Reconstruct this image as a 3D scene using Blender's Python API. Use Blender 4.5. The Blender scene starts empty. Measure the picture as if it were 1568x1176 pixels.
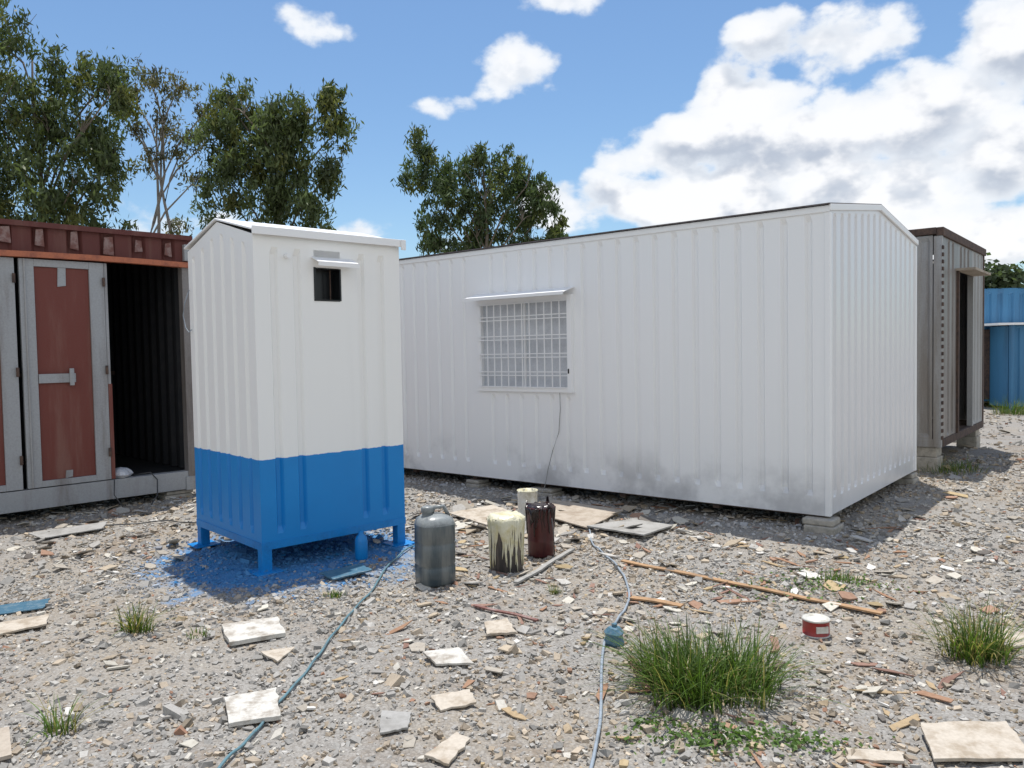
import bpy, math, random
import numpy as np
from mathutils import Vector, Matrix
R=random.Random(7); NR=np.random.default_rng(11)
scene=bpy.context.scene
scene.view_settings.view_transform='Standard'
try: scene.view_settings.look='None'
except: pass
scene.view_settings.exposure=0; scene.view_settings.gamma=1
# ------------------------------------------------------------ materials
class NT:
    def __init__(s,nt): s.nt=nt; s.n=nt.nodes; s.l=nt.links
    def put(s,sock,val):
        if hasattr(val,'is_output') or isinstance(val,bpy.types.NodeSocket): s.l.new(val,sock)
        else: sock.default_value=val
    def math(s,op,a,b=0.0,c=None,clamp=False):
        n=s.n.new('ShaderNodeMath'); n.operation=op; n.use_clamp=clamp
        s.put(n.inputs[0],a); s.put(n.inputs[1],b)
        if c is not None: s.put(n.inputs[2],c)
        return n.outputs[0]
    def vmath(s,op,a,b=None,c=None):
        n=s.n.new('ShaderNodeVectorMath'); n.operation=op
        s.put(n.inputs[0],a)
        if b is not None: s.put(n.inputs[1],b)
        if c is not None: s.put(n.inputs[2],c)
        return n.outputs['Value'] if op=='DOT_PRODUCT' else n.outputs[0]
    def noise(s,scale,vec=None,detail=5,rough=.55,dist=0.0):
        n=s.n.new('ShaderNodeTexNoise'); n.inputs['Scale'].default_value=scale
        n.inputs['Detail'].default_value=detail; n.inputs['Roughness'].default_value=rough
        n.inputs['Distortion'].default_value=dist
        if vec is not None: s.l.new(vec,n.inputs['Vector'])
        return n.outputs['Fac']
    def voro(s,scale,vec=None,out='Distance',feat='F1'):
        n=s.n.new('ShaderNodeTexVoronoi'); n.feature=feat; n.inputs['Scale'].default_value=scale
        if vec is not None: s.l.new(vec,n.inputs['Vector'])
        return n.outputs[out]
    def ramp(s,fac,a,b,c0=0.0,c1=1.0):
        n=s.n.new('ShaderNodeMapRange'); n.clamp=True; n.interpolation_type='SMOOTHSTEP'
        s.put(n.inputs['Value'],fac); n.inputs['From Min'].default_value=a; n.inputs['From Max'].default_value=b
        n.inputs['To Min'].default_value=c0; n.inputs['To Max'].default_value=c1
        return n.outputs['Result']
    def mix(s,fac,a,b,mode='MIX'):
        n=s.n.new('ShaderNodeMix'); n.data_type='RGBA'; n.blend_type=mode
        s.put(n.inputs[0],fac)
        for i,v in ((6,a),(7,b)):
            if isinstance(v,(tuple,list)): v=(v[0],v[1],v[2],1)
            s.put(n.inputs[i],v)
        return n.outputs[2]
    def pos(s): return s.n.new('ShaderNodeNewGeometry').outputs['Position']
    def vscale(s,vec,sc):
        n=s.n.new('ShaderNodeMapping'); s.l.new(vec,n.inputs['Vector']); n.inputs['Scale'].default_value=sc
        return n.outputs[0]
    def sep(s,vec):
        n=s.n.new('ShaderNodeSeparateXYZ'); s.l.new(vec,n.inputs[0]); return n.outputs
    def attr(s,name):
        n=s.n.new('ShaderNodeAttribute'); n.attribute_name=name; return n.outputs['Color']
def newmat(name,rough=.6,metal=0.0,spec=.5):
    m=bpy.data.materials.new(name); m.use_nodes=True
    t=NT(m.node_tree); b=m.node_tree.nodes['Principled BSDF']
    b.inputs['Roughness'].default_value=rough; b.inputs['Metallic'].default_value=metal
    b.inputs['Specular IOR Level'].default_value=spec
    return m,t,b
def bump(t,b,h,strength=.3,dist=.01):
    n=t.n.new('ShaderNodeBump'); n.inputs['Strength'].default_value=strength; n.inputs['Distance'].default_value=dist
    t.l.new(h,n.inputs['Height']); t.l.new(n.outputs[0],b.inputs['Normal'])
def paint(name,col,col2=None,scale=6,lo=.45,hi=.7,rough=.5,metal=0,bs=.15,bd=.004,streak=False,fine=60):
    m,t,b=newmat(name,rough,metal)
    p=t.pos()
    if streak: p2=t.vscale(p,(1,1,.12))
    else: p2=p
    if col2 is None: col2=tuple(c*.75 for c in col)
    f=t.ramp(t.noise(scale,p2,6,.65),lo,hi)
    c=t.mix(f,col,col2)
    c=t.mix(t.ramp(t.noise(fine,p,3),.3,.8,0,.25),c,tuple(x*.6 for x in col2))
    t.l.new(c,b.inputs['Base Color'])
    if bs>.1: bump(t,b,t.noise(fine,p,3),bs,bd)
    return m
def attrmat(name,rough=.9,n=90,amt=.3):
    m=bpy.data.materials.new(name); m.use_nodes=True; t=NT(m.node_tree)
    b=m.node_tree.nodes['Principled BSDF']; t.n.remove(b)
    df=t.n.new('ShaderNodeBsdfDiffuse'); p=t.pos(); c=t.attr('Col')
    c=t.mix(t.ramp(t.noise(n,p,2),.35,.75,0,amt),c,t.mix(1,c,(.55,.5,.46),'MULTIPLY'))
    t.l.new(c,df.inputs[0]); out=[q for q in t.n if q.type=='OUTPUT_MATERIAL'][0]; t.l.new(df.outputs[0],out.inputs[0])
    return m
def white_wall(name,base=(.87,.87,.87),dirt=.65,zt=.7,rough=.42):
    m,t,b=newmat(name,rough)
    p=t.pos(); z=t.sep(p)[2]
    n1=t.ramp(t.noise(1.6,p,5,.6),.44,.66)
    zz=t.ramp(z,.2,zt,1,0)
    f=t.math('MULTIPLY',t.math('MULTIPLY',n1,zz),dirt)
    c=t.mix(f,base,(.38,.38,.39))
    st=t.ramp(t.noise(6,t.vscale(p,(1,1,.05)),3,.6),.55,.85,0,.08)
    c=t.mix(st,c,(.52,.52,.53))
    sp=t.ramp(t.voro(16,p),.0,.05,.4,0)
    c=t.mix(t.math('MULTIPLY',sp,t.ramp(t.noise(5,p,3),.58,.66)),c,(.35,.32,.28))
    t.l.new(c,b.inputs['Base Color'])
    return m
M={}
M['white']=white_wall('white_wall_paint')
M['trim']=white_wall('white_trim_paint',dirt=.2)
M['gable']=white_wall('white_gable_shade_tone',base=(.77,.77,.785),rough=.25,dirt=.25)  # same white as long wall; end wall's duller shading put into greyer base
m,t,b=newmat('booth_two_tone_paint',.42); p=t.pos(); z=t.sep(p)[2]
w=t.mix(t.ramp(t.noise(6,t.vscale(p,(1,1,.06)),3),.52,.85,0,.09),(.88,.875,.855),(.52,.5,.48))
w=t.mix(t.math('MULTIPLY',t.ramp(t.voro(14,p),.0,.05,.4,0),t.ramp(t.noise(4,p,3),.6,.68)),w,(.4,.38,.34))
bl=t.mix(t.ramp(t.noise(3,p,3),.4,.75,0,.25),(.002,.225,.60),(.002,.16,.47))
edge=t.math('ADD',z,t.math('MULTIPLY',t.math('SUBTRACT',t.noise(14,p,3),.5),.02))
c=t.mix(t.ramp(edge,.819,.825),bl,w); t.l.new(c,b.inputs['Base Color'])
M['booth']=m
M['blue']=paint('blue_gloss_paint',(.002,.225,.60),(.002,.16,.46),4,rough=.42)
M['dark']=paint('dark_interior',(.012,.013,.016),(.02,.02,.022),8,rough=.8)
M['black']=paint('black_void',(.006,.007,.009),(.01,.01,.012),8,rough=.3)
M['red']=paint('weathered_red_paint',(.16,.036,.025),(.22,.10,.075),5,.44,.75,rough=.65,streak=True)
M['darkred']=paint('dark_red_rail_paint',(.115,.028,.022),(.16,.065,.05),6,.45,.7,rough=.7,streak=True)
M['grey']=paint('grey_primer_paint',(.36,.37,.38),(.22,.20,.19),5,.47,.75,rough=.55,streak=True)
M['pale']=paint('worn_pale_paint',(.30,.21,.19),(.18,.075,.06),14,.35,.6,rough=.8)
M['orange']=paint('orange_strip_paint',(.48,.15,.07),(.28,.085,.05),8,.45,.7,rough=.6)
M['rust']=paint('rusty_steel',(.12,.075,.055),(.06,.04,.035),14,.35,.65,rough=.85,bs=.5)
M['oldgrey']=paint('weathered_grey_steel',(.36,.36,.36),(.24,.215,.19),4,.45,.72,rough=.5,streak=True)
M['oldbrown']=paint('weathered_brown_steel',(.24,.22,.21),(.12,.095,.08),5,.42,.7,rough=.4,streak=True)
M['roofedge']=paint('roof_edge_metal',(.13,.11,.11),(.07,.05,.045),15,rough=.6)
M['bluecont']=paint('faded_blue_container',(.05,.20,.38),(.04,.14,.27),3,rough=.55,streak=True)
M['concrete']=paint('concrete_block',(.46,.42,.36),(.30,.28,.24),14,.4,.7,rough=.95,bs=.8)
M['pane']=paint('frosted_pane',(.64,.66,.69),(.52,.54,.57),3,rough=.15,bs=.02)
M['ply']=paint('dusty_board',(.44,.38,.31),(.30,.24,.18),7,.4,.7,rough=.85,bs=.3)
M['boardgrey']=paint('grey_board',(.36,.35,.33),(.24,.23,.21),7,.4,.7,rough=.8)
M['wood']=paint('orange_timber',(.42,.255,.13),(.26,.16,.09),10,.4,.7,rough=.8)
M['tile']=paint('broken_tile',(.52,.46,.38),(.35,.285,.21),11,.42,.66,rough=.75,bs=.3)
M['foam']=paint('plaster_slab',(.60,.58,.53),(.32,.28,.23),12,.42,.68,rough=.9,bs=.5)
M['hose']=paint('pale_hose',(.30,.35,.40),(.22,.25,.28),9,rough=.5)
M['hose2']=paint('teal_hose',(.11,.22,.26),(.10,.15,.17),9,rough=.5)
M['wire']=paint('dark_wire',(.05,.05,.05),(.08,.08,.08),9,rough=.5)
M['bag']=paint('white_plastic_bag',(.65,.66,.68),(.5,.5,.52),20,rough=.35,bs=.6)
M['cream']=paint('dried_cream_paint',(.68,.65,.50),(.56,.51,.29),14,.42,.65,rough=.4,bs=.6,fine=40)
M['whitebucket']=paint('white_bucket',(.68,.67,.62),(.45,.42,.34),12,rough=.45)
M['bucketdark']=paint('paint_stained_tin',(.12,.10,.085),(.04,.035,.035),18,.4,.6,rough=.45,streak=True)
M['maroon']=paint('maroon_tin',(.085,.014,.014),(.04,.008,.010),8,rough=.35,streak=True)
M['blackdrip']=paint('black_drip_paint',(.02,.012,.012),(.03,.015,.015),10,rough=.25)
M['jerry']=paint('dusty_grey_plastic',(.045,.065,.078),(.17,.18,.175),9,.45,.72,rough=.28,bs=.5,fine=22,streak=True)
M['jerrytop']=paint('dusty_plastic_top',(.26,.28,.28),(.09,.10,.11),14,rough=.35)
M['redlabel']=paint('red_can_label',(.33,.03,.025),(.22,.03,.03),20,rough=.4)
M['tin']=paint('tin_rim',(.55,.54,.50),(.35,.33,.3),20,rough=.35)
M['blueplastic']=paint('blue_plastic',(.05,.14,.21),(.14,.22,.27),25,rough=.4,bs=.6)
M['bark']=paint('eucalyptus_bark',(.20,.165,.13),(.11,.085,.07),3,rough=.9,bs=0)
M['barkpale']=paint('pale_eucalyptus_bark',(.36,.33,.30),(.22,.19,.17),3,rough=.9,bs=0)
M['stone']=attrmat('crushed_stone')
M['chip']=attrmat('rubble_chips',n=50,amt=.4)
def leafmat(name,tr=.3):
    m=bpy.data.materials.new(name); m.use_nodes=True; t=NT(m.node_tree); t.n.remove(m.node_tree.nodes['Principled BSDF'])
    df=t.n.new('ShaderNodeBsdfDiffuse'); c=t.attr('Col'); t.l.new(c,df.inputs[0])
    tl=t.n.new('ShaderNodeBsdfTranslucent'); t.l.new(t.mix(1,c,(1.3,1.4,.7),'MULTIPLY'),tl.inputs[0])
    gl=t.n.new('ShaderNodeBsdfGlossy'); gl.inputs[0].default_value=(.6,.6,.6,1); gl.inputs['Roughness'].default_value=.45
    mx=t.n.new('ShaderNodeMixShader'); mx.inputs[0].default_value=tr
    m2=t.n.new('ShaderNodeMixShader'); m2.inputs[0].default_value=.035
    out=[n for n in t.n if n.type=='OUTPUT_MATERIAL'][0]
    t.l.new(df.outputs[0],mx.inputs[1]); t.l.new(tl.outputs[0],mx.inputs[2])
    t.l.new(mx.outputs[0],m2.inputs[1]); t.l.new(gl.outputs[0],m2.inputs[2]); t.l.new(m2.outputs[0],out.inputs[0])
    return m
M['leaf']=leafmat('eucalyptus_leaves'); M['grass']=leafmat('grass_blades',.35)
# ground
m,t,b=newmat('gravel_ground',.95,0,.1); p=t.pos()
f1=t.ramp(t.noise(.55,p,4,.6),.42,.62)
c=t.mix(f1,(.315,.300,.275),(.34,.30,.245))
c=t.mix(t.ramp(t.noise(1.3,p,4,.65),.50,.66,0,.75),c,(.24,.185,.135))
vc=t.n.new('ShaderNodeTexVoronoi'); vc.inputs['Scale'].default_value=80; t.l.new(p,vc.inputs['Vector'])
hs=t.sep(vc.outputs['Color'])
c=t.mix(t.ramp(hs[0],.2,1,0,.45),c,(.42,.405,.38))
c=t.mix(t.ramp(hs[1],.5,1,0,.4),c,(.17,.155,.14))
c=t.mix(t.ramp(vc.outputs['Distance'],.4,.8,0,.4),c,(.15,.13,.11))
def dist2(t,p,cx,cy):
    v=t.vmath('MULTIPLY_ADD',p,(1,1,0),(-cx,-cy,0)); return t.math('SQRT',t.vmath('DOT_PRODUCT',v,v))
d=dist2(t,p,-1.74,6.08)
fb=t.math('ADD',d,t.math('MULTIPLY',t.math('SUBTRACT',t.noise(3.5,p,5,.75),.5),1.7))
c=t.mix(t.ramp(fb,.65,1.2,.85,0),c,(.03,.21,.47))
t.l.new(c,b.inputs['Base Color'])
h=t.math('ADD',t.math('MULTIPLY',t.math('SUBTRACT',1,vc.outputs['Distance']),.6),t.math('MULTIPLY',t.noise(40,p,4,.7),.8))
bump(t,b,h,.8,.012); M['ground']=m
# ------------------------------------------------------------ mesh helpers
class Frame:
    def __init__(s,o,ex,ey):
        s.o=o; a=math.hypot(*ex); s.ex=(ex[0]/a,ex[1]/a); a=math.hypot(*ey); s.ey=(ey[0]/a,ey[1]/a)
    def __call__(s,x,y,z): return (s.o[0]+x*s.ex[0]+y*s.ey[0], s.o[1]+x*s.ex[1]+y*s.ey[1], z)
class MB:
    def __init__(s): s.v=[];s.f=[];s.m=[];s.mats=[];s.sm=[]
    def mi(s,k):
        if k not in s.mats: s.mats.append(k)
        return s.mats.index(k)
    def box(s,F,x0,x1,y0,y1,z0,z1,k):
        i=len(s.v); s.v+=[F(x,y,z) for z in (z0,z1) for y in (y0,y1) for x in (x0,x1)]
        for q in ((0,1,3,2),(4,6,7,5),(0,4,5,1),(2,3,7,6),(0,2,6,4),(1,5,7,3)):
            s.f.append(tuple(i+a for a in q)); s.m.append(s.mi(k)); s.sm.append(False)
    def hexa(s,P,k):
        i=len(s.v); s.v+=[tuple(q) for q in P]
        for q in ((0,1,2,3),(4,7,6,5),(0,4,5,1),(1,5,6,2),(2,6,7,3),(3,7,4,0)):
            s.f.append(tuple(i+a for a in q)); s.m.append(s.mi(k)); s.sm.append(False)
    def prism(s,P,h,k):
        n=len(P); i=len(s.v); s.v+=[tuple(q) for q in P]+[(q[0],q[1],q[2]+h) for q in P]
        s.f.append(tuple(range(i+n,i+2*n))); s.f.append(tuple(range(i+n-1,i-1,-1)))
        for a in range(n): s.f.append((i+a,i+(a+1)%n,i+n+(a+1)%n,i+n+a))
        for _ in range(n+2): s.m.append(s.mi(k)); s.sm.append(False)
    def panel(s,F,axis,c,inw,a0,a1,z0,z1,k,period=.2,depth=.025,phase=.1,e0=.14,e1=.05,w=.035,sl=.018):
        zt=z1 if callable(z1) else (lambda a:z1)
        bp=[(a0,0),(a1,0)]
        n0=int((a0-phase)/period)-2; n1=int((a1-phase)/period)+2
        for kk in range(n0,n1+1):
            b0=phase+kk*period
            if b0>a0+.02 and b0+2*sl+w<a1-.02:
                bp+=[(b0,0),(b0+sl,1),(b0+sl+w,1),(b0+2*sl+w,0)]
        if callable(z1): bp.append(((a0+a1)/2,-1))
        bp.sort()
        cols=[]
        for j,(a,d) in enumerate(bp):
            if d<0:
                d=1 if (bp[j-1][1]==1 and bp[j+1][1]==1) else 0
                if d==0 and (bp[j-1][1]!=bp[j+1][1]): continue
            T=zt(a); rows=[(z0,0),(z0+e0,0),(z0+e0+.05,d),(T-e1-.05,d),(T-e1,0),(T,0)]
            if e0==0: rows[0]=(z0,d);rows[1]=(z0+.001,d)
            if e1==0: rows[4]=(T-.001,d);rows[5]=(T,d)
            cols.append([(F(a,c+inw*depth*dd,z) if axis=='x' else F(c+inw*depth*dd,a,z)) for z,dd in rows])
        i=len(s.v)
        for cl in cols: s.v+=cl
        for x in range(len(cols)-1):
            for r in range(5):
                s.f.append((i+x*6+r,i+(x+1)*6+r,i+(x+1)*6+r+1,i+x*6+r+1)); s.m.append(s.mi(k)); s.sm.append(False)
    def tube(s,P,rad,k,n=8,smooth=True,cap=True):
        P=[Vector(q) for q in P]; i=len(s.v); L=len(P)
        rr=rad if isinstance(rad,(list,tuple)) else [rad]*L
        up=Vector((0,0,1))
        for j,q in enumerate(P):
            d=(P[min(j+1,L-1)]-P[max(j-1,0)]).normalized()
            a=d.cross(up) if abs(d.z)<.95 else d.cross(Vector((1,0,0)))
            a.normalize(); bb=d.cross(a)
            for q2 in range(n):
                an=2*math.pi*q2/n; s.v.append(tuple(q+(a*math.cos(an)+bb*math.sin(an))*rr[j]))
        for j in range(L-1):
            for q2 in range(n):
                s.f.append((i+j*n+q2,i+j*n+(q2+1)%n,i+(j+1)*n+(q2+1)%n,i+(j+1)*n+q2)); s.m.append(s.mi(k)); s.sm.append(smooth)
        if cap:
            s.f.append(tuple(i+q2 for q2 in range(n))[::-1]); s.m.append(s.mi(k)); s.sm.append(False)
            s.f.append(tuple(i+(L-1)*n+q2 for q2 in range(n))); s.m.append(s.mi(k)); s.sm.append(False)
    def lathe(s,c,prof,n,ks,sq=2.0,wob=0,rot=0,smooth=True):
        i=len(s.v)
        ph=[R.uniform(0,6.28) for _ in range(4)]
        for (r,z) in prof:
            for q in range(n):
                an=2*math.pi*q/n; ca,sa=math.cos(an),math.sin(an)
                k=(abs(ca)**sq+abs(sa)**sq)**(-1/sq) if sq!=2 else 1
                k*=1+wob*(math.sin(3*an+ph[0]+z*9)+.6*math.sin(5*an+ph[1]-z*14))
                x,y=ca*k*r,sa*k*r
                s.v.append((c[0]+x*math.cos(rot)-y*math.sin(rot),c[1]+x*math.sin(rot)+y*math.cos(rot),c[2]+z))
        for j in range(len(prof)-1):
            kk=ks[j] if isinstance(ks,list) else ks
            for q in range(n):
                s.f.append((i+j*n+q,i+j*n+(q+1)%n,i+(j+1)*n+(q+1)%n,i+(j+1)*n+q)); s.m.append(s.mi(kk)); s.sm.append(smooth)
    def build(s,name,parent=None,bevel=0,cols=None):
        me=bpy.data.meshes.new(name); me.from_pydata(s.v,[],s.f); 
        for k in s.mats: me.materials.append(M[k])
        me.polygons.foreach_set('material_index',s.m); me.polygons.foreach_set('use_smooth',s.sm)
        if cols is not None:
            at=me.color_attributes.new('Col','FLOAT_COLOR','POINT'); at.data.foreach_set('color',np.asarray(cols,dtype=np.float32).ravel())
        me.update(); o=bpy.data.objects.new(name,me); scene.collection.objects.link(o)
        if parent: o.parent=parent; o.matrix_parent_inverse=parent.matrix_basis.inverted()
        if bevel:
            bm=o.modifiers.new('bevel','BEVEL'); bm.width=bevel; bm.segments=2; bm.limit_method='ANGLE'; bm.angle_limit=math.radians(50)
        return o
def empty(name,loc):
    e=bpy.data.objects.new(name,None); e.location=loc; scene.collection.objects.link(e); e.empty_display_size=.3
    return e
def npmesh(name,verts,faces,nf,mat,cols=None,parent=None,smooth=False):
    me=bpy.data.meshes.new(name); K=len(faces)
    me.vertices.add(len(verts)); me.vertices.foreach_set('co',verts.astype(np.float32).ravel())
    me.loops.add(K*nf); me.loops.foreach_set('vertex_index',faces.astype(np.int32).ravel())
    me.polygons.add(K); me.polygons.foreach_set('loop_start',np.arange(0,K*nf,nf,dtype=np.int32))
    try: me.polygons.foreach_set('loop_total',np.full(K,nf,dtype=np.int32))
    except Exception: pass
    me.polygons.foreach_set('use_smooth',np.full(K,smooth))
    me.update(calc_edges=True)
    if cols is not None:
        at=me.color_attributes.new('Col','FLOAT_COLOR','POINT')
        c4=np.ones((len(verts),4),dtype=np.float32); c4[:,:3]=cols; at.data.foreach_set('color',c4.ravel())
    me.materials.append(mat); o=bpy.data.objects.new(name,me); scene.collection.objects.link(o)
    if parent: o.parent=parent; o.matrix_parent_inverse=parent.matrix_basis.inverted()
    return o
# ------------------------------------------------------------ terrain
def H(x,y):
    x=np.asarray(x,dtype=float); y=np.asarray(y,dtype=float)
    h=.012*np.sin(x*2.1+1)*np.cos(y*1.7)+.008*np.sin(x*5.3+y*3.1)+.005*np.sin(x*11+2)*np.sin(y*13)
    far=np.clip((np.hypot(x,y)-14)/40,0,1)
    return h*(1-far)
def graded(lo,hi,step,far):
    a=list(np.arange(lo,hi+1e-6,step)); s=step; v=a[-1]
    while v<far: s*=1.3; v+=s; a.append(v)
    s=step; v=a[0]; pre=[]
    while v>-far: s*=1.3; v-=s; pre.append(v)
    return np.array(pre[::-1]+a)
gx=graded(-6,7,.05,900); gy=graded(1.5,11,.05,900)
X,Y=np.meshgrid(gx,gy); Z=H(X,Y)+np.where((np.abs(X)<8)&(Y>1)&(Y<12),NR.normal(0,.0035,X.shape),0)
nx,ny=len(gx),len(gy)
idx=np.arange(nx*ny).reshape(ny,nx)
fc=np.stack([idx[:-1,:-1],idx[:-1,1:],idx[1:,1:],idx[1:,:-1]],-1).reshape(-1,4)
npmesh('ground',np.stack([X,Y,Z],-1).reshape(-1,3),fc,4,M['ground'],smooth=True)
# ------------------------------------------------------------ gravel
def rotmats(n,tilt):
    a=NR.uniform(0,2*np.pi,n); b=NR.normal(0,tilt,n); c=NR.normal(0,tilt,n)
    ca,sa,cb,sb,cc,sc=np.cos(a),np.sin(a),np.cos(b),np.sin(b),np.cos(c),np.sin(c)
    Rz=np.zeros((n,3,3));Rz[:,0,0]=ca;Rz[:,0,1]=-sa;Rz[:,1,0]=sa;Rz[:,1,1]=ca;Rz[:,2,2]=1
    Rx=np.zeros((n,3,3));Rx[:,0,0]=1;Rx[:,1,1]=cb;Rx[:,1,2]=-sb;Rx[:,2,1]=sb;Rx[:,2,2]=cb
    Ry=np.zeros((n,3,3));Ry[:,1,1]=1;Ry[:,0,0]=cc;Ry[:,0,2]=sc;Ry[:,2,0]=-sc;Ry[:,2,2]=cc
    return Rz@Rx@Ry
cube=np.array([[x,y,z] for z in(-1,1) for y in(-1,1) for x in(-1,1)],dtype=float)
cf=np.array([[0,2,3,1],[4,5,7,6],[0,1,5,4],[2,6,7,3],[0,4,6,2],[1,3,7,5]])
def lownoise(x,y,s=1.0,o=0):
    return (np.sin(x*1.3*s+o)+np.sin(y*1.7*s+o*2+1.3)+np.sin((x+y)*.9*s+2+o)+np.sin((x-1.6*y)*1.1*s+o))/4
def tone_zone(x,y):
    return np.clip(.5+.7*lownoise(x,y,1.0,.4),0,1)
def blue_mask(x,y,amp=.35):
    d=np.hypot(x+1.74,y-6.08)+amp*lownoise(x,y,4,2)+NR.normal(0,.18,len(x))
    return np.clip((1.08-d)/.45,0,1)*.85
def stones(n,x0,x1,y0,y1,r,sig,rmax,patchy=.65):
    x=NR.uniform(x0,x1,n); y=NR.uniform(y0,y1,n)
    keep=NR.random(n)<(1-patchy*np.clip(.5+.9*lownoise(x,y,2.2,1.7),0,1)); x=x[keep];y=y[keep];n=len(x)
    rr=np.clip(np.exp(NR.normal(np.log(r),sig,n)),r*.35,rmax)
    S=np.stack([rr*NR.uniform(.8,1.35,n),rr*NR.uniform(.65,1.0,n),rr*NR.uniform(.38,.75,n)],-1)
    v=cube[None]*(1+NR.uniform(-.45,.25,(n,8,3)))
    v=v*S[:,None,:]*.85
    v=np.einsum('nij,nkj->nki',rotmats(n,.35),v)
    v+=np.stack([x,y,H(x,y)+rr*.12],-1)[:,None,:]
    base=np.array([.355,.342,.318])
    g=NR.normal(1,.21,n).clip(.45,1.6)
    col=base[None]*g[:,None]
    tz=tone_zone(x,y)
    warm=(NR.random(n)<(.15+.45*tz))
    col[warm]*=np.array([1.05,.92,.77])
    pal=NR.random(n)
    col[pal<.045]=np.array([.55,.52,.46]); col[(pal>.05)&(pal<.06)]=np.array([.34,.20,.14]); col[(pal>.06)&(pal<.09)]=np.array([.44,.35,.24])
    bm=blue_mask(x,y)
    col=col*(1-bm[:,None])+np.array([.025,.21,.48])*bm[:,None]
    s_=(x-2.63)*.634+(y-6.53)*.773; t_=-(x-2.63)*.773+(y-6.53)*.634
    wm=np.clip(1-np.abs(s_+.1+NR.normal(0,.15,n))/.55,0,1)*((t_>-.2)&(t_<6.2))*.5
    col=col*(1-wm[:,None])+np.array([.56,.57,.59])*wm[:,None]
    f=(cf[None]+8*np.arange(n)[:,None,None]).reshape(-1,4)
    return v.reshape(-1,3),f,np.repeat(col,8,0)
parts=[stones(84000,-4.0,4.4,2.2,6.2,.0070,.48,.030),stones(48000,-7.0,8.0,6.2,11.0,.011,.42,.04),
       stones(9000,3.5,20,10,22,.022,.4,.055),stones(1300,-4.5,6,2.3,9,.021,.35,.05,.3)]
vv=[];ff=[];cc=[];off=0
for v,f,c in parts: vv.append(v);ff.append(f+off);cc.append(c);off+=len(v)
npmesh('gravel',np.concatenate(vv),np.concatenate(ff),4,M['stone'],np.concatenate(cc).clip(0,1))
# ------------------------------------------------------------ rubble chips
pal=[((.55,.52,.45),3),((.45,.38,.29),2.4),((.36,.23,.165),1.0),((.36,.345,.32),2.5),((.64,.62,.58),1.6),((.44,.40,.34),3),((.17,.155,.14),.6),((.42,.33,.2),.5)]
pc=[p[0] for p in pal]; pw=[p[1] for p in pal]
def flatchip(mb,cols,x,y,s,th,tilt,col,n=None,asp=1.0,k='chip'):
    n=n or R.choice([4,4,4,5,5,6]); a0=R.uniform(0,6.28); ro=R.uniform(0,6.28)
    z=float(H(x,y)); ta=R.uniform(-tilt,tilt); tb=R.uniform(-tilt,tilt)
    low=[]
    for j in range(n):
        a=a0+2*math.pi*(j+R.uniform(-.28,.28))/n; r=s*R.uniform(.6,1.15)
        px,py=r*math.cos(a)*asp,r*math.sin(a)/asp
        px,py=px*math.cos(ro)-py*math.sin(ro),px*math.sin(ro)+py*math.cos(ro)
        low.append((x+px,y+py,z+.002+px*ta+py*tb+abs(ta)*s*.6+abs(tb)*s*.6))
    mb.prism(low,th,k); cols+= [(col[0],col[1],col[2],1)]*(2*n)
mb=MB(); cols=[]
def area(n,x0,x1,y0,y1,s0,s1,tilt=.25):
    for _ in range(n):
        x,y=R.uniform(x0,x1),R.uniform(y0,y1); s=s0*(s1/s0)**(R.random()**1.8)
        c=R.choices(pc,pw)[0]; g=R.uniform(.75,1.12); c=tuple(min(.8,v*g) for v in c)
        if math.hypot(x+1.72,y-6.1)<.8+R.uniform(-.2,.2): c=(.04,.22,.46)
        flatchip(mb,cols,x,y,s,R.uniform(.004,.011),tilt,c,asp=R.choice([1,1,1.2,1.5]))
area(520,-3.6,4.3,2.4,6.6,.012,.04)
area(420,-.6,4.5,3,8,.015,.065)
area(200,-.8,3,4.5,7.5,.02,.08)
area(230,-5.2,-2.6,5.6,8.6,.02,.09,.4)
area(230,2.8,9,5.5,12,.02,.11)
area(130,5,16,9,18,.03,.14)
area(190,-1.0,1.6,6.3,8.2,.03,.12,.35)
area(45,-4,4,2.4,7,.03,.065)
for _ in range(190):
    x,y=R.uniform(-1.0,3.8),R.uniform(2.8,7.8)
    flatchip(mb,cols,x,y,R.uniform(.02,.065),.005,.2,R.choice([(.34,.21,.14),(.30,.19,.15),(.42,.32,.2),(.24,.15,.12)]),4,R.uniform(1.8,2.6))
mb.build('rubble',cols=cols)
def slab(name,pts,th,k,lift=.008,tilt=0):
    mb=MB(); cx=sum(p[0] for p in pts)/len(pts); cy=sum(p[1] for p in pts)/len(pts)
    P=[]
    n=len(pts)
    for i in range(n):
        a=pts[i]; b2=pts[(i+1)%n]
        for f in (0,.17,.33,.5,.68,.85):
            x=a[0]+(b2[0]-a[0])*f; y=a[1]+(b2[1]-a[1])*f
            if f: x+=R.uniform(-.006,.006); y+=R.uniform(-.006,.006)
            P.append((x,y,float(H(cx,cy))+lift+tilt*(y-cy)+abs(tilt)*.1))
    mb.prism(P,th,k); return mb.build(name,bevel=.002)
slab('plaster_slab',[(-1.69,4.45),(-1.40,4.56),(-1.275,4.29),(-1.54,4.16)],.024,'foam',.012)
slab('plaster_slab',[(-1.32,3.48),(-1.11,3.57),(-1.016,3.31),(-1.217,3.25)],.02,'foam',.012,.05)
slab('broken_tile',[(-1.34,4.06),(-1.175,4.12),(-1.21,3.92)],.01,'tile',.012)
slab('broken_tile',[(-.478,3.95),(-.30,3.99),(-.21,3.82),(-.40,3.82)],.012,'foam',.014,.1)
slab('broken_tile',[(-.384,3.42),(-.213,3.47),(-.18,3.36),(-.33,3.30)],.01,'tile',.012,.1)
slab('broken_tile',[(-.584,3.32),(-.453,3.30),(-.45,3.16),(-.56,3.12)],.01,'boardgrey',.012)
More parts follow.
